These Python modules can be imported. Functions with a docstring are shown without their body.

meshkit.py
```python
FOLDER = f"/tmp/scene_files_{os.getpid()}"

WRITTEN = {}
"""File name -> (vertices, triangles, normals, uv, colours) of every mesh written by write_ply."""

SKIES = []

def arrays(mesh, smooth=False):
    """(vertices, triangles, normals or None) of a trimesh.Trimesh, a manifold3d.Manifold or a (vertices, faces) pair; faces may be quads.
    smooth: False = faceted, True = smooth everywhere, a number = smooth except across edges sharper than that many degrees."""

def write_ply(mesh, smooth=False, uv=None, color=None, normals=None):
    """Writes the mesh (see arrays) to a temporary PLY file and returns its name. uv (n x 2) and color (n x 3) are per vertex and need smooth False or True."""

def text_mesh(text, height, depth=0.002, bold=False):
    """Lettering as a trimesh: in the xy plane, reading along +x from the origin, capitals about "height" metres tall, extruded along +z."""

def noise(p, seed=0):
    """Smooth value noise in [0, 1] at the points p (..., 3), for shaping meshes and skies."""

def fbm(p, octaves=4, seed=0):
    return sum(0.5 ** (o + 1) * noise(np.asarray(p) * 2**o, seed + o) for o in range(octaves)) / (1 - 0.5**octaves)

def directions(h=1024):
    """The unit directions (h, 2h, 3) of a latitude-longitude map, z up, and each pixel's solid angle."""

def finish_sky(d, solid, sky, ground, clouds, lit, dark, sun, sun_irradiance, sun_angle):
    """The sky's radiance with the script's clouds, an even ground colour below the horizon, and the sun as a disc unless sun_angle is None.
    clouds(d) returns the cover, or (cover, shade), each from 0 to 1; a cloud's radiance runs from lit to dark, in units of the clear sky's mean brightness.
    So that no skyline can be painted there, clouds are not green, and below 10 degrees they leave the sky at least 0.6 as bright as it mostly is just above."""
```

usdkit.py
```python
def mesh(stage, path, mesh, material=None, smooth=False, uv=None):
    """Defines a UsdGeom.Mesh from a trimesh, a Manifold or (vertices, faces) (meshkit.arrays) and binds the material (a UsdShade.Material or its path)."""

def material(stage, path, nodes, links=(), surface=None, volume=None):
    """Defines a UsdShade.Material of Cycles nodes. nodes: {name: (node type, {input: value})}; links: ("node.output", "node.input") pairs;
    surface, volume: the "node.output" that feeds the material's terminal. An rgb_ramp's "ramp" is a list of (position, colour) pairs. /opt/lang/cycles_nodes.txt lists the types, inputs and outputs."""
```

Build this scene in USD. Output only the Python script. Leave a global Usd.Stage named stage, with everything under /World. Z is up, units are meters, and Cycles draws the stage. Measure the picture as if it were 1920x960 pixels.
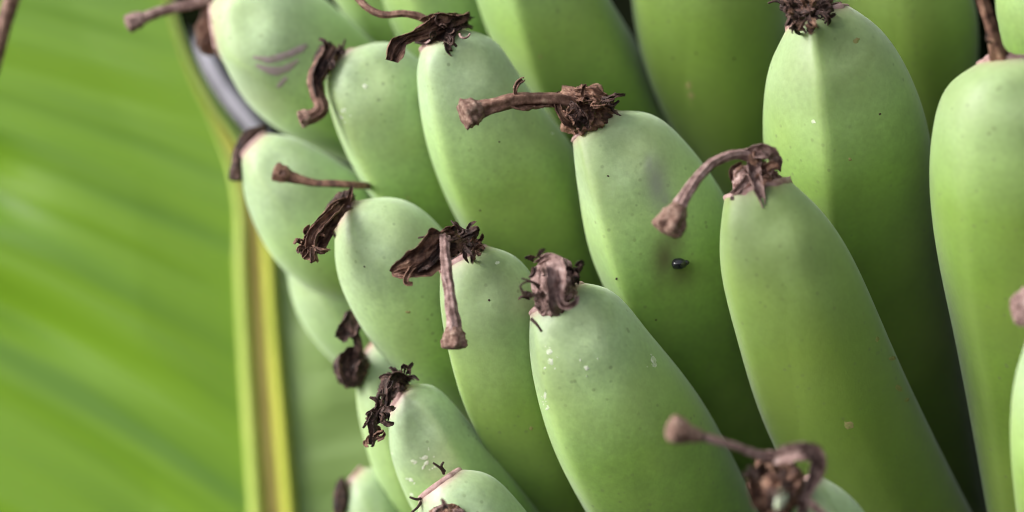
import math, re
import numpy as np, trimesh, usdkit, meshkit
from scipy.interpolate import PchipInterpolator, CubicSpline
from pxr import Usd, UsdGeom, UsdLux, UsdShade, Gf, Sdf, Vt

stage = Usd.Stage.CreateInMemory()
UsdGeom.SetStageUpAxis(stage, UsdGeom.Tokens.z)
UsdGeom.SetStageMetersPerUnit(stage, 1.0)
UsdGeom.Xform.Define(stage, '/World')
UsdGeom.Scope.Define(stage, '/World/Looks')

# ------------------------------------------------------------------ camera, sky, sun, exposure
FOCAL, APER, FDIST, CAMZ = 85.0, 36.0, 0.602, 1.5
cam = UsdGeom.Camera.Define(stage, '/World/camera')
cam.CreateFocalLengthAttr(FOCAL); cam.CreateHorizontalApertureAttr(APER); cam.CreateVerticalApertureAttr(APER/2)
cam.CreateFStopAttr(4.0); cam.CreateFocusDistanceAttr(FDIST)
cam.CreateClippingRangeAttr((0.05, 1000))
cam.CreateExposureAttr(1.04)
cx = UsdGeom.Xformable(cam); cx.AddTranslateOp().Set((0, 0, CAMZ)); cx.AddRotateXYZOp().Set((90, 0, 0))

SUN = np.array([-0.83, -0.26, 0.54]); SUN /= np.linalg.norm(SUN)
sun = UsdLux.DistantLight.Define(stage, '/World/sun')
sun.CreateIntensityAttr(0.13); sun.CreateAngleAttr(14.0); sun.CreateColorAttr((1.0, 0.995, 1.0))
sun.GetPrim().CreateAttribute('inputs:normalize', Sdf.ValueTypeNames.Bool).Set(True)
zx = SUN; xx = np.cross([0, 0, 1.0], zx); xx /= np.linalg.norm(xx); yx = np.cross(zx, xx)
UsdGeom.Xformable(sun).AddTransformOp().Set(Gf.Matrix4d(*xx, 0, *yx, 0, *zx, 0, 0, 0, 0, 1))
sky_mat = usdkit.material(stage, '/World/Looks/overcast_sky', {
    'sky': ('sky_texture', {'sky_type': 'single_scattering', 'sun_disc': False, 'sun_elevation': float(math.asin(SUN[2])),
                            'sun_rotation': float(math.atan2(SUN[0], SUN[1])), 'aerosol_density': 3.0}),
    'grey': ('hsv', {'saturation': 0.30, 'value': 1.0}),
    'bg': ('background_shader', {'strength': 0.12})},
    [('sky.color', 'grey.color'), ('grey.color', 'bg.color')], surface='bg.background')
dome = UsdLux.DomeLight.Define(stage, '/World/sky')
UsdShade.MaterialBindingAPI.Apply(dome.GetPrim()).Bind(sky_mat)
dome.GetPrim().SetCustomDataByKey('kind', 'structure')

# ------------------------------------------------------------------ helpers
rng = np.random.default_rng(7)
F0 = 0.600                                            # distance of the plane the sizes were measured in

def P(px, py, d=0.0):
    """World point seen at photo pixel (px, py), d millimetres behind the reference plane."""
    Y = F0 + d/1000.0
    k = Y*APER/FOCAL/1920.0
    return np.array([(px-960)*k, Y, CAMZ-(py-480)*k])

MM = F0*APER/FOCAL/1920.0                             # metres per pixel at the reference plane
used = {}
def numbered(parent, name):
    k = used.get((parent, name), 0); used[(parent, name)] = k+1
    return f'{parent}/{name}' if k == 0 else f'{parent}/{name}_{k:03d}'

ORIGIN = {}
def tag(prim, label=None, cat=None, group=None, kind=None):
    for k, v in (('label', label), ('category', cat), ('group', group), ('kind', kind)):
        if v: prim.SetCustomDataByKey(k, v)
    return prim

def thing(name, label, cat, origin, group=None):
    path = numbered('/World', name)
    x = UsdGeom.Xform.Define(stage, path); x.AddTranslateOp().Set(tuple(map(float, origin)))
    ORIGIN[path] = np.asarray(origin, float)
    tag(x.GetPrim(), label, cat, group)
    return path

def part(parent, name, mesh, mat, prims=None, smooth=True, label=None):
    """A mesh given in world coordinates becomes a child of parent."""
    path = numbered(parent, name)
    v, f = (np.asarray(mesh[0], float), np.asarray(mesh[1], int)) if isinstance(mesh, tuple) else (np.array(mesh.vertices), np.array(mesh.faces))
    o = ORIGIN.get(parent, np.zeros(3)); ORIGIN[path] = o
    m = usdkit.mesh(stage, path, (v-o, f), mat, smooth=smooth)
    for k, a in (prims or {}).items():
        a = np.asarray(a, np.float32)
        t = Sdf.ValueTypeNames.FloatArray if a.ndim == 1 else Sdf.ValueTypeNames.Color3fArray
        pv = UsdGeom.PrimvarsAPI(m).CreatePrimvar(k, t, 'vertex')
        pv.Set(Vt.FloatArray.FromNumpy(a) if a.ndim == 1 else Vt.Vec3fArray.FromNumpy(a))
    if label: m.GetPrim().SetCustomDataByKey('label', label)
    return path

def grid_faces(ns, nt, wrap=True):
    i, j = np.meshgrid(np.arange(ns-1), np.arange(nt if wrap else nt-1), indexing='ij')
    a = (i*nt+j).ravel(); b = (i*nt+(j+1) % nt).ravel()
    c = ((i+1)*nt+(j+1) % nt).ravel(); d = ((i+1)*nt+j).ravel()
    return np.vstack([np.stack([a, b, c], 1), np.stack([a, c, d], 1)])

def unit(a):
    return a/np.maximum(np.linalg.norm(a, axis=-1, keepdims=True), 1e-12)

def curve(pts, n, k=None):
    pts = np.asarray(pts, float)
    t = np.r_[0, np.cumsum(np.linalg.norm(np.diff(pts[:, :3], axis=0), axis=1))]; t /= t[-1]
    f = CubicSpline(t, pts, bc_type='natural') if len(pts) > 2 else (lambda s: pts[0]+(pts[1]-pts[0])*np.asarray(s)[..., None])
    return f(np.linspace(0, 1, n) if k is None else k)

def frames(c):
    t = unit(np.gradient(c, axis=0))
    n = np.zeros_like(t); ref = np.array([0, -1.0, 0.05])
    for i in range(len(t)):
        ref = ref-t[i]*np.dot(ref, t[i]); ref /= max(np.linalg.norm(ref), 1e-9); n[i] = ref
    return t, n, np.cross(t, n)

# ------------------------------------------------------------------ materials
def peel_material():
    N = {'along': ('attribute', {'attribute': 'along'}), 'stain': ('attribute', {'attribute': 'stain'}), 'smear': ('attribute', {'attribute': 'smear'}), 'tone': ('attribute', {'attribute': 'tone'}),
         'ridge': ('attribute', {'attribute': 'ridge'}),
         'geo': ('geometry', {}),
         'ramp': ('rgb_ramp', {'ramp': [(0.0, (0.42, 0.28, 0.23)), (0.006, (0.44, 0.36, 0.28)), (0.013, (0.36, 0.42, 0.25)), (0.03, (0.315, 0.425, 0.235)), (0.12, (0.305, 0.42, 0.22)),
                                        (0.22, (0.265, 0.405, 0.145)), (0.36, (0.160, 0.285, 0.045)), (0.60, (0.098, 0.190, 0.015)), (1.0, (0.075, 0.145, 0.010))]}),  # pale bloom at the tip; base end also darkened for occlusion shade
         'mot': ('noise_texture', {'scale': 60.0, 'detail': 7.0, 'roughness': 0.68}),
         'motr': ('map_range', {'from_min': 0.3, 'from_max': 0.7, 'to_min': 0.80, 'to_max': 1.16}),
         'mul': ('mix', {'mix_type': 'multiply', 'fac': 1.0}),
         'fine': ('map_range', {'from_min': 0.3, 'from_max': 0.7, 'to_min': 0.90, 'to_max': 1.10}), 'fmul': ('math', {'math_type': 'multiply'}),
         'yel': ('noise_texture', {'scale': 34.0, 'detail': 2.0}),
         'yelr': ('map_range', {'range_type': 'smoothstep', 'from_min': 0.35, 'from_max': 0.8, 'to_min': 0.0, 'to_max': 0.4, 'clamp': True}),
         'ymix': ('mix', {'color2': (0.26, 0.35, 0.07)}),
         'rmix': ('mix', {'color2': (0.34, 0.48, 0.15)}),
         'tmix': ('mix', {'color2': (0.125, 0.195, 0.012)}),  # deeper green, puts shade into the colour of the more shaded fingers
         'pore': ('voronoi_texture', {'scale': 330.0, 'randomness': 1.0}),
         'porer': ('map_range', {'from_min': 0.10, 'from_max': 0.2, 'to_min': 0.5, 'to_max': 0.0, 'clamp': True}),
         'poren': ('noise_texture', {'scale': 60.0}),
         'porem': ('map_range', {'from_min': 0.42, 'from_max': 0.6, 'to_min': 0.0, 'to_max': 1.0, 'clamp': True}),
         'porex': ('math', {'math_type': 'multiply'}),
         'pmix': ('mix', {'color2': (0.10, 0.13, 0.04)}),
         'smix': ('mix', {'color2': (0.06, 0.055, 0.018)}),
         'wmix': ('mix', {'color2': (0.19, 0.20, 0.18)}),
         'bn': ('noise_texture', {'scale': 700.0, 'detail': 3.0, 'roughness': 0.6}),
         'bn2': ('noise_texture', {'scale': 95.0, 'detail': 2.0}),
         'badd': ('math', {'math_type': 'multiply_add', 'value2': 0.7}),
         'bump': ('bump', {'strength': 0.22, 'distance': 0.0003}),
         'rn': ('noise_texture', {'scale': 55.0, 'detail': 3.0}),
         'rr': ('map_range', {'from_min': 0.3, 'from_max': 0.7, 'to_min': 0.44, 'to_max': 0.62}),
         'p': ('principled_bsdf', {'roughness': 0.45, 'specular_ior_level': 0.62, 'coat_weight': 0.12, 'coat_roughness': 0.42, 'sheen_weight': 0.32, 'sheen_roughness': 0.45, 'sheen_tint': (0.9, 1.0, 0.88),
                                   'subsurface_weight': 0.12, 'subsurface_scale': 0.0025, 'subsurface_radius': (0.8, 1.0, 0.3)})}
    L = [('geo.position', k+'.vector') for k in ('mot', 'yel', 'pore', 'poren', 'bn', 'bn2', 'rn')]
    L += [('along.fac', 'ramp.fac'), ('mot.fac', 'motr.value'), ('bn.fac', 'fine.value'), ('motr.result', 'fmul.value1'), ('fine.result', 'fmul.value2'), ('ramp.color', 'mul.color1'), ('fmul.value', 'mul.color2'),
          ('yel.fac', 'yelr.value'), ('yelr.result', 'ymix.fac'), ('mul.color', 'ymix.color1'),
          ('ridge.fac', 'rmix.fac'), ('ymix.color', 'rmix.color1'),
          ('tone.fac', 'tmix.fac'), ('rmix.color', 'tmix.color1'),
          ('pore.distance', 'porer.value'), ('poren.fac', 'porem.value'), ('porer.result', 'porex.value1'), ('porem.result', 'porex.value2'),
          ('porex.value', 'pmix.fac'), ('tmix.color', 'pmix.color1'),
          ('stain.fac', 'smix.fac'), ('pmix.color', 'smix.color1'), ('smear.fac', 'wmix.fac'), ('smix.color', 'wmix.color1'), ('wmix.color', 'p.base_color'),
          ('bn2.fac', 'badd.value1'), ('bn.fac', 'badd.value3'), ('badd.value', 'bump.height'), ('bump.normal', 'p.normal'),
          ('rn.fac', 'rr.value'), ('rr.result', 'p.roughness')]
    return usdkit.material(stage, '/World/Looks/green_peel', N, L, surface='p.BSDF')

def noisy(name, stops, scale=300.0, rough=0.75, spec=0.3, bump=0.4, dist=0.0004, detail=5.0, stretch=None, sheen=0.0):
    N = {'geo': ('geometry', {}), 'n': ('noise_texture', {'scale': scale, 'detail': detail, 'roughness': 0.65}),
         'r': ('rgb_ramp', {'ramp': stops}), 'b': ('bump', {'strength': bump, 'distance': dist}),
         'p': ('principled_bsdf', {'roughness': rough, 'specular_ior_level': spec, 'sheen_weight': sheen})}
    L = [('geo.position', 'n.vector'), ('n.fac', 'r.fac'), ('r.color', 'p.base_color'), ('n.fac', 'b.height'), ('b.normal', 'p.normal')]
    return usdkit.material(stage, '/World/Looks/'+name, N, L, surface='p.BSDF')

M_PEEL = peel_material()
M_DRY = noisy('dried_petal_brown', [(0.25, (0.016, 0.009, 0.007)), (0.43, (0.085, 0.04, 0.028)), (0.56, (0.20, 0.105, 0.07)), (0.75, (0.36, 0.23, 0.16))], 420, 0.7, 0.35, 0.7, 0.0006)
M_DARK = noisy('dried_flower_dark', [(0.3, (0.009, 0.006, 0.005)), (0.5, (0.045, 0.023, 0.019)), (0.7, (0.16, 0.09, 0.07))], 500, 0.65, 0.35, 0.8, 0.0006)
M_STYLE = noisy('dried_style_mauve', [(0.25, (0.06, 0.03, 0.025)), (0.42, (0.17, 0.10, 0.088)), (0.56, (0.33, 0.22, 0.20)), (0.75, (0.55, 0.42, 0.39))], 520, 0.75, 0.3, 0.7, 0.0005)
M_STYLE_B = noisy('dried_style_brown', [(0.25, (0.035, 0.017, 0.012)), (0.43, (0.11, 0.055, 0.038)), (0.56, (0.20, 0.108, 0.078)), (0.75, (0.40, 0.27, 0.20))], 480, 0.7, 0.35, 0.7, 0.0005)
M_KNOB = noisy('dried_stigma_tan', [(0.3, (0.05, 0.024, 0.018)), (0.47, (0.17, 0.095, 0.072)), (0.62, (0.32, 0.22, 0.17)), (0.78, (0.6, 0.52, 0.46))], 650, 0.8, 0.3, 0.8, 0.0005)
M_COLLAR = noisy('collar_pink', [(0.25, (0.12, 0.06, 0.05)), (0.42, (0.31, 0.185, 0.165)), (0.6, (0.46, 0.31, 0.295)), (0.8, (0.58, 0.46, 0.43))], 330, 0.6, 0.4, 0.3, 0.0003)
M_FLECK = noisy('dried_sap_white', [(0.35, (0.36, 0.46, 0.24)), (0.6, (0.62, 0.66, 0.54))], 900, 0.6, 0.4, 0.5, 0.0002)
M_BLEM = noisy('blemish_tan', [(0.3, (0.20, 0.25, 0.07)), (0.6, (0.30, 0.26, 0.11))], 900, 0.7, 0.3, 0.5, 0.0002)
M_SCAR = noisy('scar_mauve', [(0.3, (0.27, 0.24, 0.19)), (0.7, (0.36, 0.28, 0.29))], 500, 0.6, 0.4, 0.4, 0.0003)
M_HAIR = noisy('dried_hair', [(0.3, (0.02, 0.012, 0.01)), (0.7, (0.07, 0.04, 0.03))], 600, 0.7, 0.3, 0.3)
M_BEAD = usdkit.material(stage, '/World/Looks/glossy_black', {'p': ('principled_bsdf', {'base_color': (0.006, 0.006, 0.008), 'roughness': 0.08, 'specular_ior_level': 0.7})}, surface='p.BSDF')
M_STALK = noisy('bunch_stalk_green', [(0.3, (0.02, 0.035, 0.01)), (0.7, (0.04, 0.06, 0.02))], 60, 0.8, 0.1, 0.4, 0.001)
M_BACKING = noisy('backing_black', [(0.3, (0.004, 0.005, 0.003)), (0.7, (0.008, 0.011, 0.004))], 40, 1.0, 0.03, 0.5, 0.001)  # near-black, the shade colour of the added backing sheet
M_STRIP = noisy('pale_grey_strip', [(0.3, (0.22, 0.21, 0.25)), (0.7, (0.34, 0.33, 0.38))], 60, 0.5, 0.4, 0.3, 0.0005)

def leaf_material(name, base, alt, trans):
    """Blade: thin, lets light through, fine parallel veins along the 'vein' attribute."""
    N = {'u': ('attribute', {'attribute': 'vein'}), 'v': ('attribute', {'attribute': 'span'}),
         'cv': ('combine_xyz', {}), 'mp': ('mapping', {'scale': (44.0, 0.9, 1.0)}), 'mp2': ('mapping', {'scale': (13.0, 0.5, 1.0)}),
         'n': ('noise_texture', {'scale': 1.0, 'detail': 5.0, 'roughness': 0.6}), 'n2': ('noise_texture', {'scale': 1.0, 'detail': 3.0}),
         'add': ('math', {'math_type': 'multiply_add', 'value2': 0.6}),
         'r': ('map_range', {'from_min': 0.62, 'from_max': 0.82, 'to_min': 0.0, 'to_max': 1.0, 'clamp': True}),
         'c': ('mix', {'color1': base, 'color2': alt}),
         'b': ('bump', {'strength': 0.6, 'distance': 0.0012}),
         'p': ('principled_bsdf', {'roughness': 0.36, 'specular_ior_level': 0.55}),
         't': ('translucent_bsdf', {'color': trans}), 'm': ('mix_closure', {'fac': 0.38})}
    L = [('u.fac', 'cv.x'), ('v.fac', 'cv.y'), ('cv.vector', 'mp.vector'), ('mp.vector', 'n.vector'), ('cv.vector', 'mp2.vector'), ('mp2.vector', 'n2.vector'),
         ('n.fac', 'add.value1'), ('n2.fac', 'add.value3'), ('add.value', 'r.value'), ('r.result', 'c.fac'), ('c.color', 'p.base_color'),
         ('n.fac', 'b.height'), ('b.normal', 'p.normal'), ('p.BSDF', 'm.closure1'), ('t.BSDF', 'm.closure2')]
    return usdkit.material(stage, '/World/Looks/'+name, N, L, surface='m.closure')
M_BLADE = leaf_material('leaf_blade_green', (0.098, 0.21, 0.022), (0.165, 0.31, 0.02), (0.24, 0.43, 0.018))
M_BLADE_R = leaf_material('leaf_blade_turned', (0.22, 0.34, 0.10), (0.25, 0.37, 0.12), (0.26, 0.40, 0.10))  # greyer green: how light meets this turned half is put into the colour
M_RIB = noisy('midrib_yellow', [(0.35, (0.38, 0.43, 0.055)), (0.65, (0.48, 0.50, 0.07))], 30, 0.45, 0.45, 0.2, 0.0005)
M_RIBL = noisy('midrib_pale_green', [(0.35, (0.32, 0.42, 0.075)), (0.65, (0.40, 0.48, 0.10))], 30, 0.45, 0.45, 0.2, 0.0005)
M_GROOVE = noisy('midrib_groove_brown', [(0.35, (0.33, 0.255, 0.07)), (0.65, (0.42, 0.345, 0.10))], 40, 0.55, 0.35, 0.3, 0.0005)

# ------------------------------------------------------------------ the background leaf, the grey strip and the added dark backing
RIB = [(190, -420), (250, -200), (312, 0), (344, 106), (388, 200), (426, 268), (462, 350), (478, 480), (492, 700), (512, 960), (528, 1180), (545, 1420)]
LD = 140.0
def rib_at(n=120):
    c = curve([(x, y, 0) for x, y in RIB], n)
    return c[:, :2]

def build_leaf():
    L = thing('banana_leaf', 'large out-of-focus yellow-green banana leaf with brown-grooved yellow midrib, behind the bunch', 'leaf', P(545, 1420, LD))
    n = 150
    rc = rib_at(n)
    yy = rc[:, 1]
    wid = np.interp(yy, [-420, 100, 215, 350, 480, 960, 1420], [5, 6, 14, 56, 78, 92, 104])/2      # half width of the whole midrib in px
    dep = LD + np.interp(yy, [-420, 100, 1420], [14, 4, -4])
    def strip(offs, name, mat):
        """cross-section: list of (offset in half widths, height in mm towards camera)"""
        offs = np.asarray(offs); v = []
        for i in range(n):
            for o, h in offs:
                v.append(P(rc[i, 0]+o*wid[i], rc[i, 1], dep[i]-h*wid[i]/45))
        nv = len(offs)
        part(L, name, (np.array(v), grid_faces(n, nv, False)[:, ::-1]), mat)
    def arc(a, b, h, base=0, k=9):
        t = np.linspace(0, 1, k)
        front = [(a+(b-a)*s, base+h*math.sin(math.pi*s)) for s in t]
        return front+[(b, base-2.0), (a, base-2.0), front[0]]
    strip(arc(-1.0, -0.36, 2.6), 'midrib_lip', M_RIBL)
    strip(arc(0.30, 1.0, 3.2), 'midrib_lip', M_RIB)
    strip(arc(-0.38, 0.32, -0.2, base=0.3), 'midrib_groove', M_GROOVE)
    # blades: left one wide with corrugations that follow the veins, right one narrower and turned away
    def blade(side, W, mat, slope, tilt, na=150, nb=110):
        s = np.linspace(0, 1, na); q = np.linspace(0, 1, nb)
        c = rib_at(na); cw = np.interp(c[:, 1], yy, wid); cd = np.interp(c[:, 1], yy, dep)
        v, ve, sp = [], [], []
        for i in range(na):
            for j in range(nb):
                x = side*(cw[i]*0.9 + q[j]*W*(1 if side < 0 else float(np.interp(c[i, 1], [300, 470], [0.0, 1]))))
                y = -side*x*0+c[i, 1] - slope*float(np.interp(c[i, 1], [150, 500, 950], [0.5, 0.8, 1.2]))*q[j]*W*(1-0.25*q[j])
                vein = (c[i, 1])/1920.0
                wv = 1.1*math.sin(vein*46+0.6*math.sin(q[j]*3)) + 0.9*math.sin(vein*103+1.3) + 0.35*math.sin(vein*260) + 4*math.sin(vein*13+q[j]*2.2)
                wv += (10*math.exp(-((vein-0.44)/0.034)**2)*math.exp(-((q[j]-0.58)/0.22)**2) + 14*math.exp(-((vein-0.28)/0.045)**2)*math.exp(-((q[j]-0.64)/0.13)**2)) if side < 0 else 0
                v.append(P(c[i, 0]+x, y, cd[i]+1.0+tilt*q[j]+wv*min(1, q[j]*4)*0.55))
                ve.append(vein); sp.append(q[j])
        v = np.array(v); f = grid_faces(na, nb, False)
        if side > 0: f = f[:, ::-1]
        part(L, 'blade', (v, f), mat, {'vein': ve, 'span': sp})
    blade(-1, 760, M_BLADE, 0.62, 10)
    blade(1, 330, M_BLADE_R, 0.20, -6, nb=50)
build_leaf()

def ribbon_grid(rows):
    v = np.array(rows); n, k = v.shape[:2]
    return v.reshape(-1, 3), grid_faces(n, k, False)

def build_backing():
    # added black sheet behind the bunch, standing in for shade in the gaps
    # runs behind the bunch, then bends forward out of view to block right-hand light
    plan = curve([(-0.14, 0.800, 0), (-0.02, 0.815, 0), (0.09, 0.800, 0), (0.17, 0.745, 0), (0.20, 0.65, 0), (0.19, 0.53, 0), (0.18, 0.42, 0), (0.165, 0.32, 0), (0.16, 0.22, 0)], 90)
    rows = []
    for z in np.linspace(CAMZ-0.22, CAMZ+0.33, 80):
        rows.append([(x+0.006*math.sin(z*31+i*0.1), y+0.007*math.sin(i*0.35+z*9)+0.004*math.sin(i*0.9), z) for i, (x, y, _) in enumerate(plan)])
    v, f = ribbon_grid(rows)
    t = thing('dead_leaf', 'broad blackish sheet added behind the bananas as shade, blocking light from the right', 'backing sheet', P(1200, 1500, 200))
    part(t, 'blade', (np.vstack([v, v+[0, 0.0015, 0]]), np.vstack([f[:, ::-1], f+len(v)])), M_BACKING)
    # pale grey strip between the leaf edge and the uppermost left banana
    c = curve([tuple(P(a, b, d))+(r*MM,) for a, b, d, r in ((356, 56, 150, 2), (370, 78, 140, 6), (384, 102, 134, 16), (412, 152, 130, 19), (447, 200, 128, 20), (482, 243, 126, 18), (548, 330, 126, 16), (640, 480, 130, 14))], 40)
    t = thing('grey_sheath', 'smooth pale grey strip between the leaf edge and the upper left banana', 'grey strip', P(640, 480, 128))
    v, f = sweep(c[:, :3], c[:, 3], 24)
    part(t, 'stalk', (v, f), M_STRIP)

def sweep(c, r, nt=20, prof=None, cap=True):
    """Tube round the points c with radii r; prof(i, theta) scales the radius."""
    c = np.asarray(c); n = len(c); r = np.broadcast_to(r, (n,))
    t, a, b = frames(c)
    th = np.linspace(0, 2*np.pi, nt, endpoint=False)
    R = r[:, None]*(np.ones((n, nt)) if prof is None else prof(np.linspace(0, 1, n)[:, None], th[None, :]))
    v = c[:, None, :]+R[..., None]*(np.cos(th)[None, :, None]*a[:, None, :]+np.sin(th)[None, :, None]*b[:, None, :])
    v = v.reshape(-1, 3); f = grid_faces(n, nt)
    if cap:
        k = len(v); v = np.vstack([v, c[0], c[-1]])
        j = np.arange(nt); jn = (j+1) % nt
        f = np.vstack([f, np.stack([np.full(nt, k), jn, j], 1), np.stack([np.full(nt, k+1), (n-1)*nt+j, (n-1)*nt+jn], 1)])
    return v, f
build_backing()

# ------------------------------------------------------------------ a banana finger
GROUP = 'green banana fingers of the bunch'
BAN = {}
THETA = np.linspace(0, 2*np.pi, 104, endpoint=False)

def section(ridge_u, amp, seed, crisp=0.07, amp2=0.05):
    """Rounded, softly five-ridged section, silhouette exactly -1..1 across; the main ridge faces the camera at ridge_u."""
    r0 = math.acos(max(-0.97, min(0.97, ridge_u)))
    g = np.random.default_rng(seed)
    ridges = r0+np.arange(5)*2*np.pi/5+g.normal(0, 0.10, 5)*np.r_[0, np.ones(4)]
    d = np.abs((THETA[:, None]-ridges[None, :]+np.pi) % (2*np.pi)-np.pi)
    A = np.r_[amp*1.25, np.full(4, amp2)]; E = np.r_[crisp, np.full(4, 0.12)]
    r = 1+(A*np.exp(-(np.sqrt(d**2+E**2)-E)/0.5)).sum(1)
    x, y = r*np.cos(THETA), r*np.sin(THETA)
    x = 2*(x-x.min())/(x.max()-x.min())-1
    k = 2/(y.max()-y.min()); y = (y-(y.max()+y.min())/2)*k
    return x, y, np.exp(-(d[:, 0]/0.10)**2)*min(1, amp/0.15)

def waves(V, k, seed, m=7):
    """Smooth unevenness: a sum of sines in random directions, about -1..1."""
    g = np.random.default_rng(seed+1000)
    d = unit(g.normal(size=(m, 3)))*g.uniform(0.6, 1.5, (m, 1))*k*2
    return np.sin(V@d.T+g.uniform(0, 6.28, m)).sum(1)/math.sqrt(m)

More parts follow.
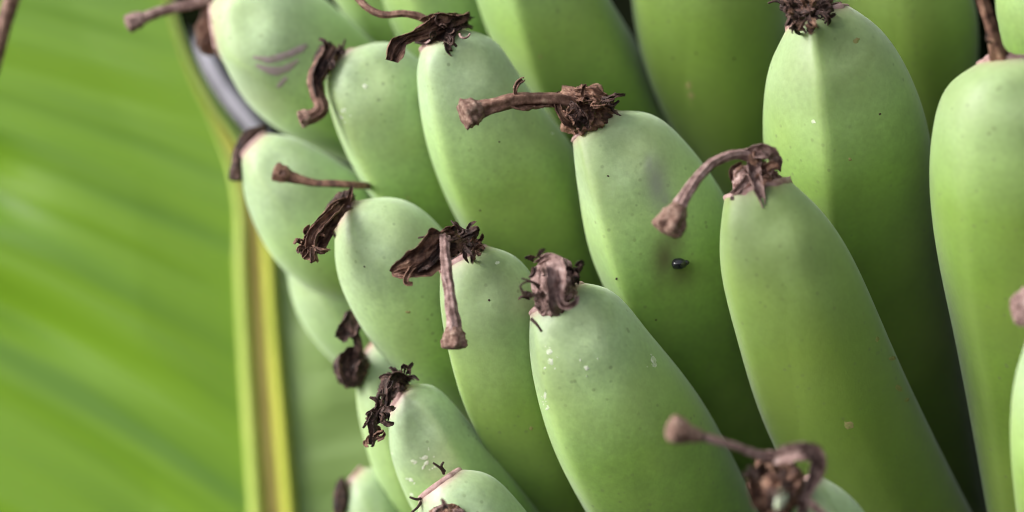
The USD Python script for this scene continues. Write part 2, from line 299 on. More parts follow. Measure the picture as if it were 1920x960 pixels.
def banana(key, label, st, d0, slope=0.55, ridge=-0.5, ra=0.13, crisp=0.08, amp2=0.075, flat=0.9, tone=0.0, tipk=1.08, collar=True, seed=0, stains=(), smears=(), tipflat=1.12, dimple=1.0):
    st = np.asarray(st, float)
    L2, R2 = st[:, :2], st[:, 2:]
    C, Wd = (L2+R2)/2, R2-L2
    step = np.linalg.norm(np.diff(C, axis=0), axis=1)+0.35*np.abs(np.diff(np.linalg.norm(Wd, axis=1)))
    tau = np.r_[0, np.cumsum(step)]; T = tau[-1]
    fL, fR = CubicSpline(tau, L2, bc_type='natural'), CubicSpline(tau, R2, bc_type='natural')
    ns = 150
    s = np.linspace(0, 1, ns)**1.25*T
    Lp, Rp = fL(s), fR(s)
    Cp = (Lp+Rp)/2
    arc = np.r_[0, np.cumsum(np.linalg.norm(np.diff(Cp, axis=0), axis=1))]*MM*1000          # millimetres
    hw = np.linalg.norm(Rp-Lp, axis=1)/2
    dep = d0+slope*1.36*(arc-tipk*20*(1-np.exp(-arc/20)))
    x, y, rg = section(ridge, ra, seed+11, crisp, amp2)
    x4, y4, _ = section(ridge, ra*0.6, seed+11, crisp*2, amp2)
    g = np.random.default_rng(seed+99)
    ph = g.uniform(0, 6, 4)
    V = []; along = []; rid = []
    Lw = np.array([P(a[0], a[1], d) for a, d in zip(Lp, dep)]); Rw = np.array([P(a[0], a[1], d) for a, d in zip(Rp, dep)])
    Cw = (Lw+Rw)/2; Uw = (Rw-Lw)/2
    tan = unit(np.gradient(Cw, axis=0))
    Hw = np.linalg.norm(Uw, axis=1)
    for i in range(ns):
        u = Uw[i]; h = Hw[i]
        vdir = np.cross(tan[i], u/h); vdir /= np.linalg.norm(vdir)
        if vdir[1] > 0: vdir = -vdir
        a = arc[i]/20.0
        k = min(1, a); k = k*k*(3-2*k)
        fl = tipflat+(flat-tipflat)*k
        # neck hollow just under the tip
        b = min(1, 0.15+arc[i]/8.0); b = b*b*(3-2*b)
        xs, ys = x4*(1-b)+x*b, y4*(1-b)+y*b
        hol = 1-0.13*dimple*math.exp(-((arc[i]-6.5)/4.0)**2)*np.exp(-((xs-0.1)/0.5)**2)*(ys > 0)
        V.append(Cw[i]+xs[:, None]*u+(ys*h*fl*hol)[:, None]*vdir)
        along.append(np.full(len(THETA), arc[i]/95.0)); rid.append(rg*b*0.22)
    V = np.array(V)
    # the hidden base draws in to a short stalk
    nt = len(THETA)
    back = []
    c = V[-1].mean(0); dirn = unit(tan[-1]+np.array([0.15, 0.75, 0]))
    for q in np.linspace(0.08, 1, 12):
        sc = 1-0.72*q**0.8
        back.append(c+(V[-1]-c)*sc+dirn*q*0.045)
        along.append(np.full(nt, 1.0)); rid.append(rg*0)
    V = np.concatenate([V, np.array(back)])
    n = len(V); V = V.reshape(-1, 3)
    # slight unevenness of a real fruit
    nr = unit(V-np.repeat(V.reshape(n, nt, 3).mean(1), nt, axis=0))
    amp = np.minimum(1, np.concatenate(along)*4)
    V = V+nr*((waves(V, 30, seed)*0.00042+waves(V, 110, seed+50)*0.00006)*amp)[:, None]
    F = grid_faces(n, nt)
    k0 = len(V); V = np.vstack([V, V[:nt].mean(0), V[-nt:].mean(0)])
    j = np.arange(nt); jn = (j+1) % nt
    F = np.vstack([F, np.stack([np.full(nt, k0), jn, j], 1), np.stack([np.full(nt, k0+1), (n-1)*nt+j, (n-1)*nt+jn], 1)])
    al = np.clip(np.r_[np.concatenate(along), 0, 1], 0, 1); ri = np.r_[np.concatenate(rid), 0, 0]
    # outward orientation
    a, b, cc = V[F[:, 0]], V[F[:, 1]], V[F[:, 2]]
    if np.einsum('ij,ij->i', a, np.cross(b, cc)).sum() - np.einsum('j,ij->i', V.mean(0), np.cross(b-a, cc-a)).sum() < 0: F = F[:, ::-1]
    pix = to_px(V)
    def soft(spots):
        o = np.zeros(len(V))
        for (sx, sy, rx, ry, amt, ang) in spots:
            dx, dy = pix[:, 0]-sx, pix[:, 1]-sy
            e, w = dx*math.cos(ang)+dy*math.sin(ang), -dx*math.sin(ang)+dy*math.cos(ang)
            nz = 0.75+0.5*meshkit.fbm(V*260, 3, 5)
            o = np.maximum(o, amt*np.exp(-((e/rx)**2+(w/ry)**2)*nz))
        return np.clip(o, 0, 1)
    front = (V[:, 1] < np.repeat(V[:-2].reshape(n, nt, 3).mean(1), nt, axis=0)[:, 1].tolist()+[0, 0]) if False else np.ones(len(V))
    path = thing('green_banana', label, 'banana', Cw[-1]+dirn*0.045, GROUP)
    part(path, 'peel', (V, F), M_PEEL, {'along': al, 'ridge': ri, 'tone': np.full(len(V), tone), 'stain': soft(stains)*front, 'smear': soft(smears)*front})
    BAN[key] = dict(path=path, V=V, F=F, tip=Cw[0], u=Uw[0], t=tan[0], d0=d0, ring=V[:nt])
    if collar:
        ring = V[:nt]; c0 = ring.mean(0); t0 = -tan[0]
        rows = []
        wob = 1+0.10*(meshkit.noise(ring*500+seed)-0.5)
        for out, sc in ((-0.0016, 0.995), (-0.0008, 1.016), (0.0, 1.03), (0.0006, 1.005), (0.0009, 0.93), (0.0006, 0.8), (0.0004, 0.55), (0.0, 0.2)):
            rows.append(c0+(ring-c0)*(sc*(wob if sc < 1.02 else 1+0.5*(wob-1)))[:, None]+t0*(out+0.0007*waves(ring, 160, seed+7)*(1 if out < -0.001 else 0.3))[:, None])
        v = np.array(rows).reshape(-1, 3); f = grid_faces(len(rows), nt)
        if np.cross(v[f[0, 1]]-v[f[0, 0]], v[f[0, 2]]-v[f[0, 0]]) @ (v[f[0, 0]]-c0) < 0: f = f[:, ::-1]
        part(path, 'tip_collar', (v, f), M_COLLAR)
    return path

def to_px(V):
    k = V[:, 1]*APER/FOCAL/1920.0
    return np.stack([V[:, 0]/k+960, 480-(V[:, 2]-CAMZ)/k], 1)

B = banana
B('A', 'blurred pale banana at upper left carrying mauve scratch scars', [(418,112,398,6), (434,146,440,-40), (470,195,522,-48), (520,240,603,-6), (580,274,672,52), (660,308,742,112), (760,340,832,182)], 52, ridge=-0.6, ra=0.15, seed=1)
B('B', 'banana right of the scratched one, dark curled remnant hanging at its left side', [(616,135,663,91), (611,165,712,79), (622,217,768,98), (648,285,832,168), (693,362,882,260), (745,425,932,340), (825,505,992,430)], 37, ridge=-0.72, ra=0.24, seed=2)
B('C', 'banana with twisted brown petals and a small pale curl on its pink tip, top centre', [(789,97,872,56), (783,125,914,68), (786,190,966,128), (801,270,1032,222), (833,355,1087,302), (880,440,1122,400), (950,530,1162,500), (1040,640,1222,610)], 22, ridge=-0.66, ra=0.22, seed=3)
B('D', 'banana cut by the top edge, yellowish ridge, behind the horizontal brown flower stalk', [(880,-190,940,-230), (866,-150,1010,-205), (874,-70,1092,-104), (893,0,1143,0), (926,85,1205,112), (985,170,1256,222), (1050,250,1312,330), (1150,380,1382,450)], 38, ridge=-0.28, ra=0.28, crisp=0.05, seed=4, tone=0.1)
B('DA', 'narrow strip of banana between the scratched banana and the top edge', [(590,-150,640,-185), (583,-110,694,-155), (598,-50,742,-72), (632,5,792,10), (690,90,842,100), (760,180,902,200)], 66, ridge=-0.3, seed=5)
B('DB', 'banana behind the twisted brown petals at the top edge', [(690,-170,742,-205), (686,-130,802,-172), (700,-60,872,-62), (718,0,922,20), (750,80,962,110), (800,180,1012,200), (880,300,1062,320)], 54, ridge=-0.2, seed=6)
B('E', 'broad banana at the top edge with a small tan blemish on its face', [(1190,-230,1270,-262), (1176,-190,1352,-232), (1174,-100,1442,-112), (1183,0,1468,0), (1202,95,1482,112), (1246,207,1494,220), (1306,312,1512,330), (1380,420,1542,450)], 36, ridge=-0.8, ra=0.14, seed=7, tone=0.5)
B('F', 'banana with a shiny black bead and brown smudge on its face', [(1074,266,1157,208), (1076,302,1212,211), (1085,375,1287,264), (1106,475,1347,342), (1150,572,1397,442), (1206,662,1432,562), (1270,762,1472,692), (1340,870,1522,822), (1420,980,1582,950)], 14, ridge=-0.64, ra=0.38, crisp=0.04, amp2=0.03, seed=8,
  stains=[(1246,484,22,46,0.9,0.1), (1276,512,30,26,0.75,0), (1262,450,24,34,0.7,0)], smears=[(1232,345,22,52,0.8,-0.15), (1218,312,12,24,0.7,0), (1246,372,14,20,0.7,0)])
B('G', 'large two-toned banana, left face pale and right face dark, crumbly black remnant on top', [(1475,54,1592,12), (1455,102,1642,46), (1437,190,1702,130), (1437,300,1742,242), (1470,420,1764,402), (1540,560,1787,560), (1610,720,1815,740), (1680,900,1850,960), (1740,1050,1890,1120)], 6, ridge=-0.30, ra=0.36, crisp=0.04, amp2=0.02, seed=9, tone=0.3)
B('H', 'large banana below the arched mauve flower stalk, right of centre', [(1358,372,1480,340), (1350,432,1532,386), (1350,505,1582,452), (1374,612,1637,560), (1414,742,1692,690), (1470,862,1752,820), (1540,980,1822,960), (1620,1100,1892,1090)], -8, ridge=-0.86, ra=0.14, seed=10, tone=0.62)
B('I', 'blurred foreground banana at the right edge with a thin brown stalk rising from its tip', [(1832,120,1938,112), (1788,152,2002,140), (1752,240,2052,230), (1744,340,2074,350), (1757,460,2077,480), (1785,600,2072,620), (1820,780,2062,800), (1855,980,2052,1000), (1890,1130,2042,1150)], -16, slope=0.35, ridge=-0.72, ra=0.10, crisp=0.25, seed=11, tone=0.4)
B('J', 'olive banana standing behind the banana with the crumbly black remnant, top right', [(1560,-200,1640,-222), (1538,-150,1722,-182), (1548,-60,1802,-62), (1570,20,1826,10), (1600,120,1832,130), (1640,240,1836,260), (1690,400,1842,420)], 40, ridge=-0.1, ra=0.05, crisp=0.2, seed=12, tone=0.6)
B('U', 'pale sliver of banana in the top right corner', [(1890,-160,1960,-182), (1870,-110,2012,-132), (1868,-30,2042,-42), (1873,50,2062,60), (1890,150,2072,160), (1920,300,2082,310)], 22, ridge=-0.3, seed=13)
B('K', 'banana with a squat crumpled mauve remnant and white sap flecks, lower centre', [(994,590,1094,530), (993,640,1142,545), (1003,720,1207,616), (1031,826,1282,706), (1080,932,1347,802), (1150,1042,1412,932), (1240,1160,1482,1070)], 0, ridge=-0.8, ra=0.16, seed=14, tone=0.05)
B('L', 'banana with a straight mauve flower stalk hanging down its face, lower centre', [(826,512,914,461), (824,562,968,482), (835,642,1024,562), (870,757,1067,672), (930,862,1102,792), (1000,962,1152,912), (1080,1070,1222,1032)], 11, ridge=-0.86, ra=0.28, crisp=0.04, seed=15, tone=0.35)
B('M', 'banana with a drooping crumpled brown petal at its pale tip, left of centre', [(629,432,670,377), (628,472,718,370), (645,547,792,394), (690,627,852,462), (755,707,902,562), (830,772,962,652), (930,842,1032,742)], 22, ridge=-0.2, ra=0.08, crisp=0.2, seed=16)
B('N', 'blurred pale banana touching the leaf midrib, a brown stalk lying across it', [(452,300,500,250), (455,346,547,257), (475,412,622,296), (515,482,692,342), (580,542,742,402), (655,572,792,462), (740,602,852,532)], 48, ridge=-0.4, ra=0.08, crisp=0.2, seed=17)
B('O', 'very blurred banana below the one touching the midrib, left edge', [(538,480,580,440), (540,522,632,450), (560,592,692,482), (605,657,752,542), (660,707,802,612), (730,762,852,692)], 66, ridge=-0.3, seed=18, collar=False)
B('PB', 'narrow banana half hidden left of the stringy black remnant', [(670,690,702,638), (668,737,752,650), (681,817,802,722), (705,902,852,812), (745,982,892,902), (800,1062,932,992)], 42, ridge=-0.5, seed=19)
B('PA', 'banana with a stringy black remnant at its left and chalky white flecks', [(731,775,768,721), (729,812,807,722), (737,872,867,776), (770,952,932,856), (830,1042,1002,952), (910,1130,1072,1060)], 19, ridge=0.35, ra=0.28, crisp=0.06, seed=20)
B('Q', 'banana tip with a bare pink collar at the bottom edge', [(785,938,864,880), (784,985,907,886), (805,1062,962,926), (850,1142,1022,1002), (920,1222,1082,1092)], 6, ridge=0.1, ra=0.08, crisp=0.2, seed=21)
B('R', 'blurred banana tip in the lower left of the bunch at the bottom edge', [(645,917,680,876), (640,962,722,886), (655,1042,772,952), (700,1112,822,1032), (760,1180,880,1110)], 55, ridge=0.0, seed=22)
B('S', 'banana at the bottom edge almost hidden by its large blurred brown remnant', [(1440,935,1537,892), (1430,985,1584,922), (1450,1082,1642,992), (1500,1202,1702,1112), (1570,1322,1762,1242)], -26, ridge=0.5, seed=23)
B('T', 'pale blurred sliver of banana at the lower right edge', [(1925,640,2012,620), (1908,702,2062,682), (1897,802,2112,792), (1902,920,2132,920), (1922,1080,2142,1080)], -36, slope=0.35, ridge=-0.4, seed=24)

# the stalk that carries the bunch, hidden in the shade behind the fingers
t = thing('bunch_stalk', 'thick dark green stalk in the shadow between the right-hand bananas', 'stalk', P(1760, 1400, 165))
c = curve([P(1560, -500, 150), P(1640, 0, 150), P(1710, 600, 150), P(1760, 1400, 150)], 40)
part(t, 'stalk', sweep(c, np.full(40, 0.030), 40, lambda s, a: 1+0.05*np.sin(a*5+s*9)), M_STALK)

# ------------------------------------------------------------------ dried flower remnants
def path3(pts, n):
    """pts: (px, py, depth mm, radius px)"""
    w = np.array([tuple(P(a, b, d))+(r*MM*(F0+d/1000)/F0,) for a, b, d, r in pts])
    t = np.r_[0, np.cumsum(np.linalg.norm(np.diff(w[:, :3], axis=0), axis=1))]
    s = np.linspace(0, t[-1], n)
    return CubicSpline(t, w[:, :3], bc_type='natural')(s) if len(pts) > 2 else np.stack([np.interp(s, t, w[:, k]) for k in range(3)], 1), PchipInterpolator(t, w[:, 3])(s)

def style(parent, pts, mat=None, seed=0, n=70, name='style', groove=0.13, knobmat=None, knob=None):
    c, r = path3(pts, n); r = r*0.88
    g = np.random.default_rng(seed); k = g.integers(5, 8); ph = g.uniform(0, 6, 3)
    c = c+((meshkit.noise(np.stack([np.linspace(0, 9, n), np.full(n, seed*1.7), np.zeros(n)], 1))-0.5)*r*0.35)[:, None]*np.array([0.5, 0.4, 0.7])
    def prof(s, th):
        q = np.stack(np.broadcast_arrays(np.cos(th)*1.2+seed, np.sin(th)*1.2, s*11), -1)
        return 1+groove*np.sin(k*th+ph[0]+3*s)+0.30*(meshkit.fbm(q, 3, seed)-0.5)+0.08*np.sin(3*th+ph[1]-5*s)
    v, f = sweep(c, r, 28, prof)
    path = part(parent, name, (v, f[:, ::-1] if False else f), mat or M_STYLE)
    if knob:                                           # flared lobed stigma at the free end
        kr, ln = knob[0]*MM, knob[1]*MM
        t = unit(c[-1]-c[-5]); m = 16
        z = np.linspace(0, 1, m)
        cc = c[-1]+(z[:, None]-0.25)*ln*t
        rr = np.interp(z, [0, 0.3, 0.62, 0.85, 0.95, 1], [r[-1], r[-1]*1.1+kr*0.2, kr*0.95, kr, kr*0.8, kr*0.35])
        rr = np.maximum(rr, 1e-4)
        def kp(s, th):
            q = np.stack(np.broadcast_arrays(np.cos(th)*2+seed, np.sin(th)*2, s*4), -1)
            return 1+0.16*s*np.sin(6*th+ph[2])+0.45*(meshkit.fbm(q*1.6, 4, seed+3)-0.5)
        v, f = sweep(cc, rr, 40, kp)
        part(path if parent.count('/') < 4 else parent, 'stigma', (v, f), knobmat or M_KNOB)
    return path

def petal(parent, pts, mat=None, seed=0, curl=0.5, wr=0.35, twist=0.0, n=70, k=27, name='petal', thick=0.00018, face=0.0, tear=0.3):
    """Shrivelled ribbon: pts (px, py, depth, half width px); curl folds it about its length, wr is the crumple, twist turns it."""
    c, w = path3(pts, n)
    t = unit(np.gradient(c, axis=0))
    ref = np.array([0, -1.0, 0]); nr = unit(ref-t*(t@ref)[:, None]); sd = np.cross(t, nr)
    s = np.linspace(0, 1, n)[:, None]; q = np.linspace(-1, 1, k)[None, :]
    a = face+twist*s
    g = np.random.default_rng(seed); ph = g.uniform(0, 6, 4)
    S = sd[:, None]*np.cos(a)[..., None]+nr[:, None]*np.sin(a)[..., None]
    Nn = -sd[:, None]*np.sin(a)[..., None]+nr[:, None]*np.cos(a)[..., None]
    W = w[:, None]
    qq = np.stack(np.broadcast_arrays(s*6+seed, q*2.6, np.zeros_like(s*q)), -1)
    q2 = np.stack(np.broadcast_arrays(s*3+seed*2, q*9.0, np.ones_like(s*q)), -1)
    edge = 1+tear*(meshkit.fbm(np.stack(np.broadcast_arrays(s*9+seed, np.sign(q)*3.0, np.zeros_like(s*q)), -1), 3, seed)-0.5)*2*np.abs(q)
    ang = q*curl*math.pi
    lat = np.sin(ang)/(curl*math.pi) if curl > 0.01 else q
    hgt = (1-np.cos(ang))/(curl*math.pi) if curl > 0.01 else 0*q
    h = hgt+wr*(meshkit.fbm(qq, 3, seed)-0.5)*2+wr*0.75*(1-np.abs(2*meshkit.fbm(q2, 2, seed+5)-1))-wr*0.4
    v = c[:, None]+S*(lat*W*edge)[..., None]+Nn*(h*W)[..., None]
    v = v.reshape(-1, 3); f = grid_faces(n, k, False)
    m = trimesh.Trimesh(v, f, process=False); vn = m.vertex_normals
    v2 = v-vn*thick
    b = []
    idx = np.arange(n*k).reshape(n, k); loop = np.r_[idx[0], idx[1:, -1], idx[-1, -2::-1], idx[-2:0:-1, 0]]
    for x, y in zip(loop, np.roll(loop, -1)): b += [(y, x, x+n*k), (y, x+n*k, y+n*k)]
    return part(parent, name, (np.vstack([v, v2]), np.vstack([f, f[:, ::-1]+n*k, np.array(b)])), mat or M_DRY)

def lump(parent, px, py, d, rx, ry, rz=None, mat=None, seed=0, name='dried_flower', ang=0.0, rough=0.55, freq=1.0):
    """Crumpled dried flower body: a ball folded by ridged noise."""
    m = trimesh.creation.icosphere(5)
    v = np.array(m.vertices)
    q = v*np.array([1.6, 1.6, 0.8])*freq+seed*5.3
    r1 = 1-np.abs(2*meshkit.fbm(q*1.5, 2, seed)-1)
    r2 = 1-np.abs(2*meshkit.fbm(q*3.6+9, 3, seed+2)-1)
    lo = meshkit.fbm(q*0.9+3, 2, seed+4)
    v = v*(0.62+rough*(lo-0.5)*1.3+rough*0.55*(r1-0.5)+rough*0.42*(r2-0.5)+0.33)[:, None]
    rz = rz or min(rx, ry)
    k = MM*(F0+d/1000)/F0
    x, z, y = v[:, 0]*rx*k, v[:, 1]*ry*k, v[:, 2]*rz*k
    ca, sa = math.cos(ang), math.sin(ang)
    w = np.stack([x*ca+z*sa, y, -x*sa+z*ca], 1)+P(px, py, d)
    return part(parent, name, (w, m.faces[:, [0, 1, 2]]), mat or M_DRY)

def hairs(parent, pts_list, seed=0, r=1.6, name='hair', mat=None):
    for i, pts in enumerate(pts_list):
        c, rr = path3([(a, b, d, r*(1-0.5*j/len(pts))) for j, (a, b, d) in enumerate(pts)], 18)
        part(parent, name, sweep(c, rr, 7), mat or M_HAIR)

def scraps(parent, px, py, d, R, n, seed, mat=None, size=(10, 22), hw=(3, 8), spread=(0, 2*math.pi), name='petal_scrap', dz=8):
    """Little curled shreds standing out of a dried flower."""
    g = np.random.default_rng(seed)
    for i in range(n):
        a = g.uniform(*spread); l = g.uniform(*size); r0 = R*g.uniform(0.3, 0.95)
        x0, y0 = px+r0*math.cos(a), py+r0*math.sin(a)
        b = a+g.normal(0, 0.7)
        x1, y1 = x0+l*math.cos(b)*0.6, y0+l*math.sin(b)*0.6
        b += g.normal(0, 0.9); x2, y2 = x1+l*math.cos(b)*0.5, y1+l*math.sin(b)*0.5
        dd = d+g.uniform(-dz, dz*0.4); w = g.uniform(*hw)
        petal(parent, [(x0, y0, dd, w*1.1), (x1, y1, dd-g.uniform(0, 3), w), (x2, y2, dd-g.uniform(-1, 3), w*0.4)], mat or M_DARK, seed=seed*31+i, curl=g.uniform(0.3, 0.8), wr=0.45, twist=g.uniform(-2, 2), n=16, k=9, name=name, face=g.uniform(-0.6, 0.6))

pth = lambda k: BAN[k]['path']

# A: long blurred stalk to the left, brown lobe on the collar
f = lump(pth('A'), 392, 58, 58, 20, 36, mat=M_DRY, seed=1)
style(f, [(440,-30,62,10), (390,-2,58,10), (335,14,54,10), (285,27,50,11), (262,36,49,13)], M_STYLE, 1, knob=(17, 40), knobmat=M_STYLE)
# B
f = lump(pth('B'), 616, 112, 36, 22, 26, mat=M_DARK, seed=2)
style(f, [(622,96,33,17), (606,122,30,18), (592,150,29,15), (598,182,28,13), (604,200,28,15), (592,214,28,14), (578,219,28,13)], M_STYLE_B, 3, knob=(17, 26), groove=0.2)
petal(f, [(622,92,32,15), (604,118,28,19), (590,150,27,14), (594,180,27,7)], M_DARK, 4, curl=0.6, wr=0.5, twist=0.6)
hairs(f, [[(640,98,34), (644,84,33), (647,74,33)], [(625,95,32), (618,80,31), (606,88,30)]], r=3)
scraps(f, 622, 100, 33, 16, 5, 71)
# C
f = lump(pth('C'), 824, 62, 22, 36, 24, mat=M_DARK, seed=5, ang=-0.5)
petal(f, [(862,38,20,14), (826,44,14,20), (790,60,10,17), (762,70,9,13), (742,88,8,20), (732,114,8,16)], M_DRY, 6, curl=0.35, wr=0.5, twist=0.5, tear=0.45)
petal(f, [(800,44,16,15), (826,32,13,17), (852,36,15,14), (880,24,17,5)], M_DRY, 7, curl=0.5, wr=0.5, twist=-0.7)
petal(f, [(880,44,20,16), (860,44,16,17), (836,58,14,19), (806,86,16,11)], M_DARK, 8, curl=0.5, wr=0.55, twist=0.4)
style(f, [(810,44,18,9), (782,30,16,8), (750,26,15,7), (715,27,15,7), (690,15,16,7), (672,-4,17,8), (660,-24,18,9)], M_STYLE_B, 9)
scraps(f, 828, 62, 16, 26, 12, 72, size=(14, 30), hw=(4, 9))
hairs(f, [[(862,64,9), (868,71,7.5), (876,70,7.5), (881,63,8)]], r=2.6, name='pale_curl', mat=M_STYLE)
# F
f = lump(pth('F'), 1096, 208, 10, 47, 38, 38, mat=M_DRY, seed=10, ang=0.35, rough=0.7, freq=1.5)
style(f, [(1076,196,4,17), (1040,188,0,15), (1000,186,-3,14), (960,190,-5,15), (920,200,-6,17), (892,208,-7,20)], M_STYLE_B, 11, knob=(27, 40))
petal(f, [(1046,196,0,10), (1010,200,-3,12), (980,206,-5,11), (958,200,-6,4)], M_STYLE_B, 12, curl=0.5, wr=0.45, twist=-0.6, face=-0.5)
petal(f, [(1048,176,6,6), (1044,200,-1,10), (1056,226,-1,10), (1080,242,2,6)], M_DRY, 13, curl=0.6, wr=0.4, twist=0.5)
petal(f, [(1080,178,4,14), (1110,180,2,18), (1134,194,4,14), (1152,204,8,6)], M_DRY, 14, curl=0.45, wr=0.6, twist=0.5)
petal(f, [(1066,200,0,14), (1090,220,-1,18), (1098,238,1,12)], M_DARK, 15, curl=0.5, wr=0.6, twist=-0.5)
petal(f, [(968,182,-4,5), (966,168,-5,7), (970,158,-5,9), (980,150,-4,8)], M_STYLE_B, 16, curl=0.8, wr=0.6, n=26, k=13)
scraps(f, 1098, 206, 2, 30, 9, 73, size=(12, 24), hw=(4, 8), mat=M_DRY)
scraps(f, 1118, 192, 4, 30, 6, 74, size=(14, 30), hw=(4, 8), spread=(-1.6, 0.4))
# G
f = lump(pth('G'), 1516, 20, 0, 40, 28, mat=M_DARK, seed=17, ang=0.2, rough=0.7, freq=1.6)
scraps(f, 1514, 20, -6, 36, 26, 75, size=(12, 26), hw=(4, 9), mat=M_DARK)
scraps(f, 1512, 30, -9, 30, 10, 76, size=(10, 22), hw=(3, 7), mat=M_DRY)
hairs(f, [[(1512,36,-8), (1504,50,-9), (1512,62,-9)], [(1470,8,0), (1455,2,0), (1440,6,0)], [(1546,20,-4), (1552,32,-5), (1546,44,-5)]], r=3)
petal(f, [(1535,20,-3,8), (1555,14,0,8), (1578,8,5,5)], M_STYLE, 18, curl=0.5, wr=0.4, n=24, k=11)
# H
f = lump(pth('H'), 1412, 342, -8, 30, 34, 30, mat=M_STYLE, seed=19, rough=0.65, freq=1.3)
style(f, [(1408,292,-14,12), (1378,290,-17,10), (1345,300,-19,10), (1314,326,-21,11), (1288,362,-22,13), (1268,398,-23,17)], M_STYLE, 20, knob=(29, 58))
petal(f, [(1398,290,-14,14), (1426,286,-16,22), (1446,296,-14,20), (1452,318,-10,12)], M_STYLE, 21, curl=0.6, wr=0.4, twist=0.4)
petal(f, [(1412,300,-14,18), (1414,336,-17,17), (1424,364,-18,13), (1432,390,-18,5)], M_STYLE, 22, curl=0.5, wr=0.5, twist=0.3)
petal(f, [(1448,322,-12,10), (1462,336,-10,7), (1482,334,-8,4)], M_STYLE, 23, curl=0.5, wr=0.4, n=26, k=11)
petal(f, [(1402,330,-15,10), (1388,350,-16,8), (1372,364,-14,4)], M_STYLE, 24, curl=0.5, wr=0.4, n=26, k=11)
petal(f, [(1390,308,-14,6), (1372,318,-15,6), (1372,338,-14,3)], M_STYLE_B, 25, curl=0.6, wr=0.4, n=26, k=11)
scraps(f, 1416, 318, -15, 26, 10, 77, mat=M_DRY, size=(12, 26), hw=(4, 9))
# I
f = lump(pth('I'), 1882, 112, -18, 34, 14, mat=M_COLLAR, seed=26, rough=0.4)
style(f, [(1872,108,-22,22), (1866,84,-24,14), (1858,50,-26,12), (1846,10,-28,12), (1836,-30,-30,13)], M_DRY, 27)
hairs(f, [[(1858,80,-26), (1850,74,-27), (1852,62,-27)]], r=3)
# K
f = lump(pth('K'), 1038, 540, -8, 38, 46, 34, mat=M_STYLE, seed=28, rough=0.55, freq=1.2)
petal(f, [(1018,500,-12,18), (1036,496,-16,24), (1040,530,-19,24), (1040,568,-18,20), (1050,582,-15,10)], M_STYLE, 29, curl=0.45, wr=0.4, twist=0.3)
petal(f, [(1046,548,-19,12), (1060,574,-20,12), (1076,570,-19,9), (1082,556,-17,5)], M_STYLE, 30, curl=0.7, wr=0.4)
petal(f, [(1060,500,-12,12), (1074,516,-10,14), (1078,530,-8,8)], M_DARK, 31, curl=0.6, wr=0.5, n=26, k=11)
scraps(f, 1012, 496, -10, 16, 5, 78, size=(12, 22), hw=(3, 7))
scraps(f, 1070, 506, -8, 16, 8, 79, size=(12, 24), hw=(4, 8))
scraps(f, 1000, 560, -10, 14, 6, 80, size=(10, 20), hw=(3, 7))
hairs(f, [[(1010,540,-14), (990,528,-16), (976,536,-17), (982,552,-16)], [(1010,548,-14), (992,556,-16), (974,536,-17)], [(1012,536,-14), (992,526,-15), (978,522,-15)]], r=2.5)
hairs(pth('K'), [[(996,598,-12), (1006,608,-13), (1016,622,-13)]], r=3.5, name='stray_bristle')
# L
f = lump(pth('L'), 866, 462, 8, 34, 26, mat=M_DARK, seed=32, ang=0.3, rough=0.7, freq=1.5)
petal(f, [(868,440,4,16), (838,452,-2,30), (806,477,-6,38), (772,497,-7,28), (746,508,-7,15), (734,512,-6,5)], M_DRY, 33, curl=0.32, wr=0.42, twist=0.3, tear=0.4)
petal(f, [(776,500,-7,9), (764,516,-8,9), (762,530,-8,8), (774,532,-8,6)], M_DRY, 34, curl=0.7, wr=0.35, n=30, k=13)
petal(f, [(846,446,0,9), (826,470,-6,14), (806,496,-7,13), (784,508,-7,7)], M_DARK, 35, curl=0.5, wr=0.5, twist=-0.5)
style(f, [(834,446,-5,12), (834,474,-9,10), (838,510,-10,11), (843,550,-10.5,11), (848,590,-11,13), (852,622,-11,16)], M_STYLE, 36, knob=(24, 42))
scraps(f, 866, 452, 0, 26, 16, 81, size=(12, 28), hw=(4, 9))
scraps(f, 882, 458, 3, 20, 6, 82, size=(12, 24), hw=(4, 8), mat=M_DRY)
hairs(f, [[(815,446,-4), (800,444,-5), (784,446,-5)], [(850,434,0), (852,424,0), (846,414,1)]], r=2.5)
# M
f = lump(pth('M'), 640, 396, 22, 22, 28, mat=M_DARK, seed=37, ang=0.5, rough=0.7)
petal(f, [(662,378,20,13), (640,386,16,17), (616,408,12,23), (590,440,10,29), (572,466,10,24), (562,474,10,12)], M_DRY, 38, curl=0.45, wr=0.55, twist=0.5)
petal(f, [(636,386,14,10), (612,414,9,15), (590,446,7,20), (590,476,8,14), (594,488,9,8)], M_DRY, 39, curl=0.6, wr=0.55, twist=-0.5)
petal(f, [(652,388,18,8), (656,368,17,7), (660,350,17,3)], M_DRY, 40, curl=0.6, wr=0.4, n=26, k=11)
style(f, [(696,350,40,6), (672,347,32,7), (630,345,30,7), (600,344,30,7), (565,338,30,9), (535,328,30,13)], M_DRY, 41, knob=(17, 34), knobmat=M_DRY)
scraps(f, 584, 455, 8, 24, 9, 83, size=(14, 30), hw=(4, 9), mat=M_DRY)
hairs(f, [[(632,400,18), (622,424,18), (632,448,20)]], r=4)
# N
f = lump(pth('N'), 470, 258, 50, 26, 14, mat=M_DARK, seed=42, ang=-0.5)
style(f, [(494,244,50,10), (464,256,47,12), (448,282,46,10), (443,312,46,9)], M_DARK, 43, knob=(13, 40), knobmat=M_DARK)
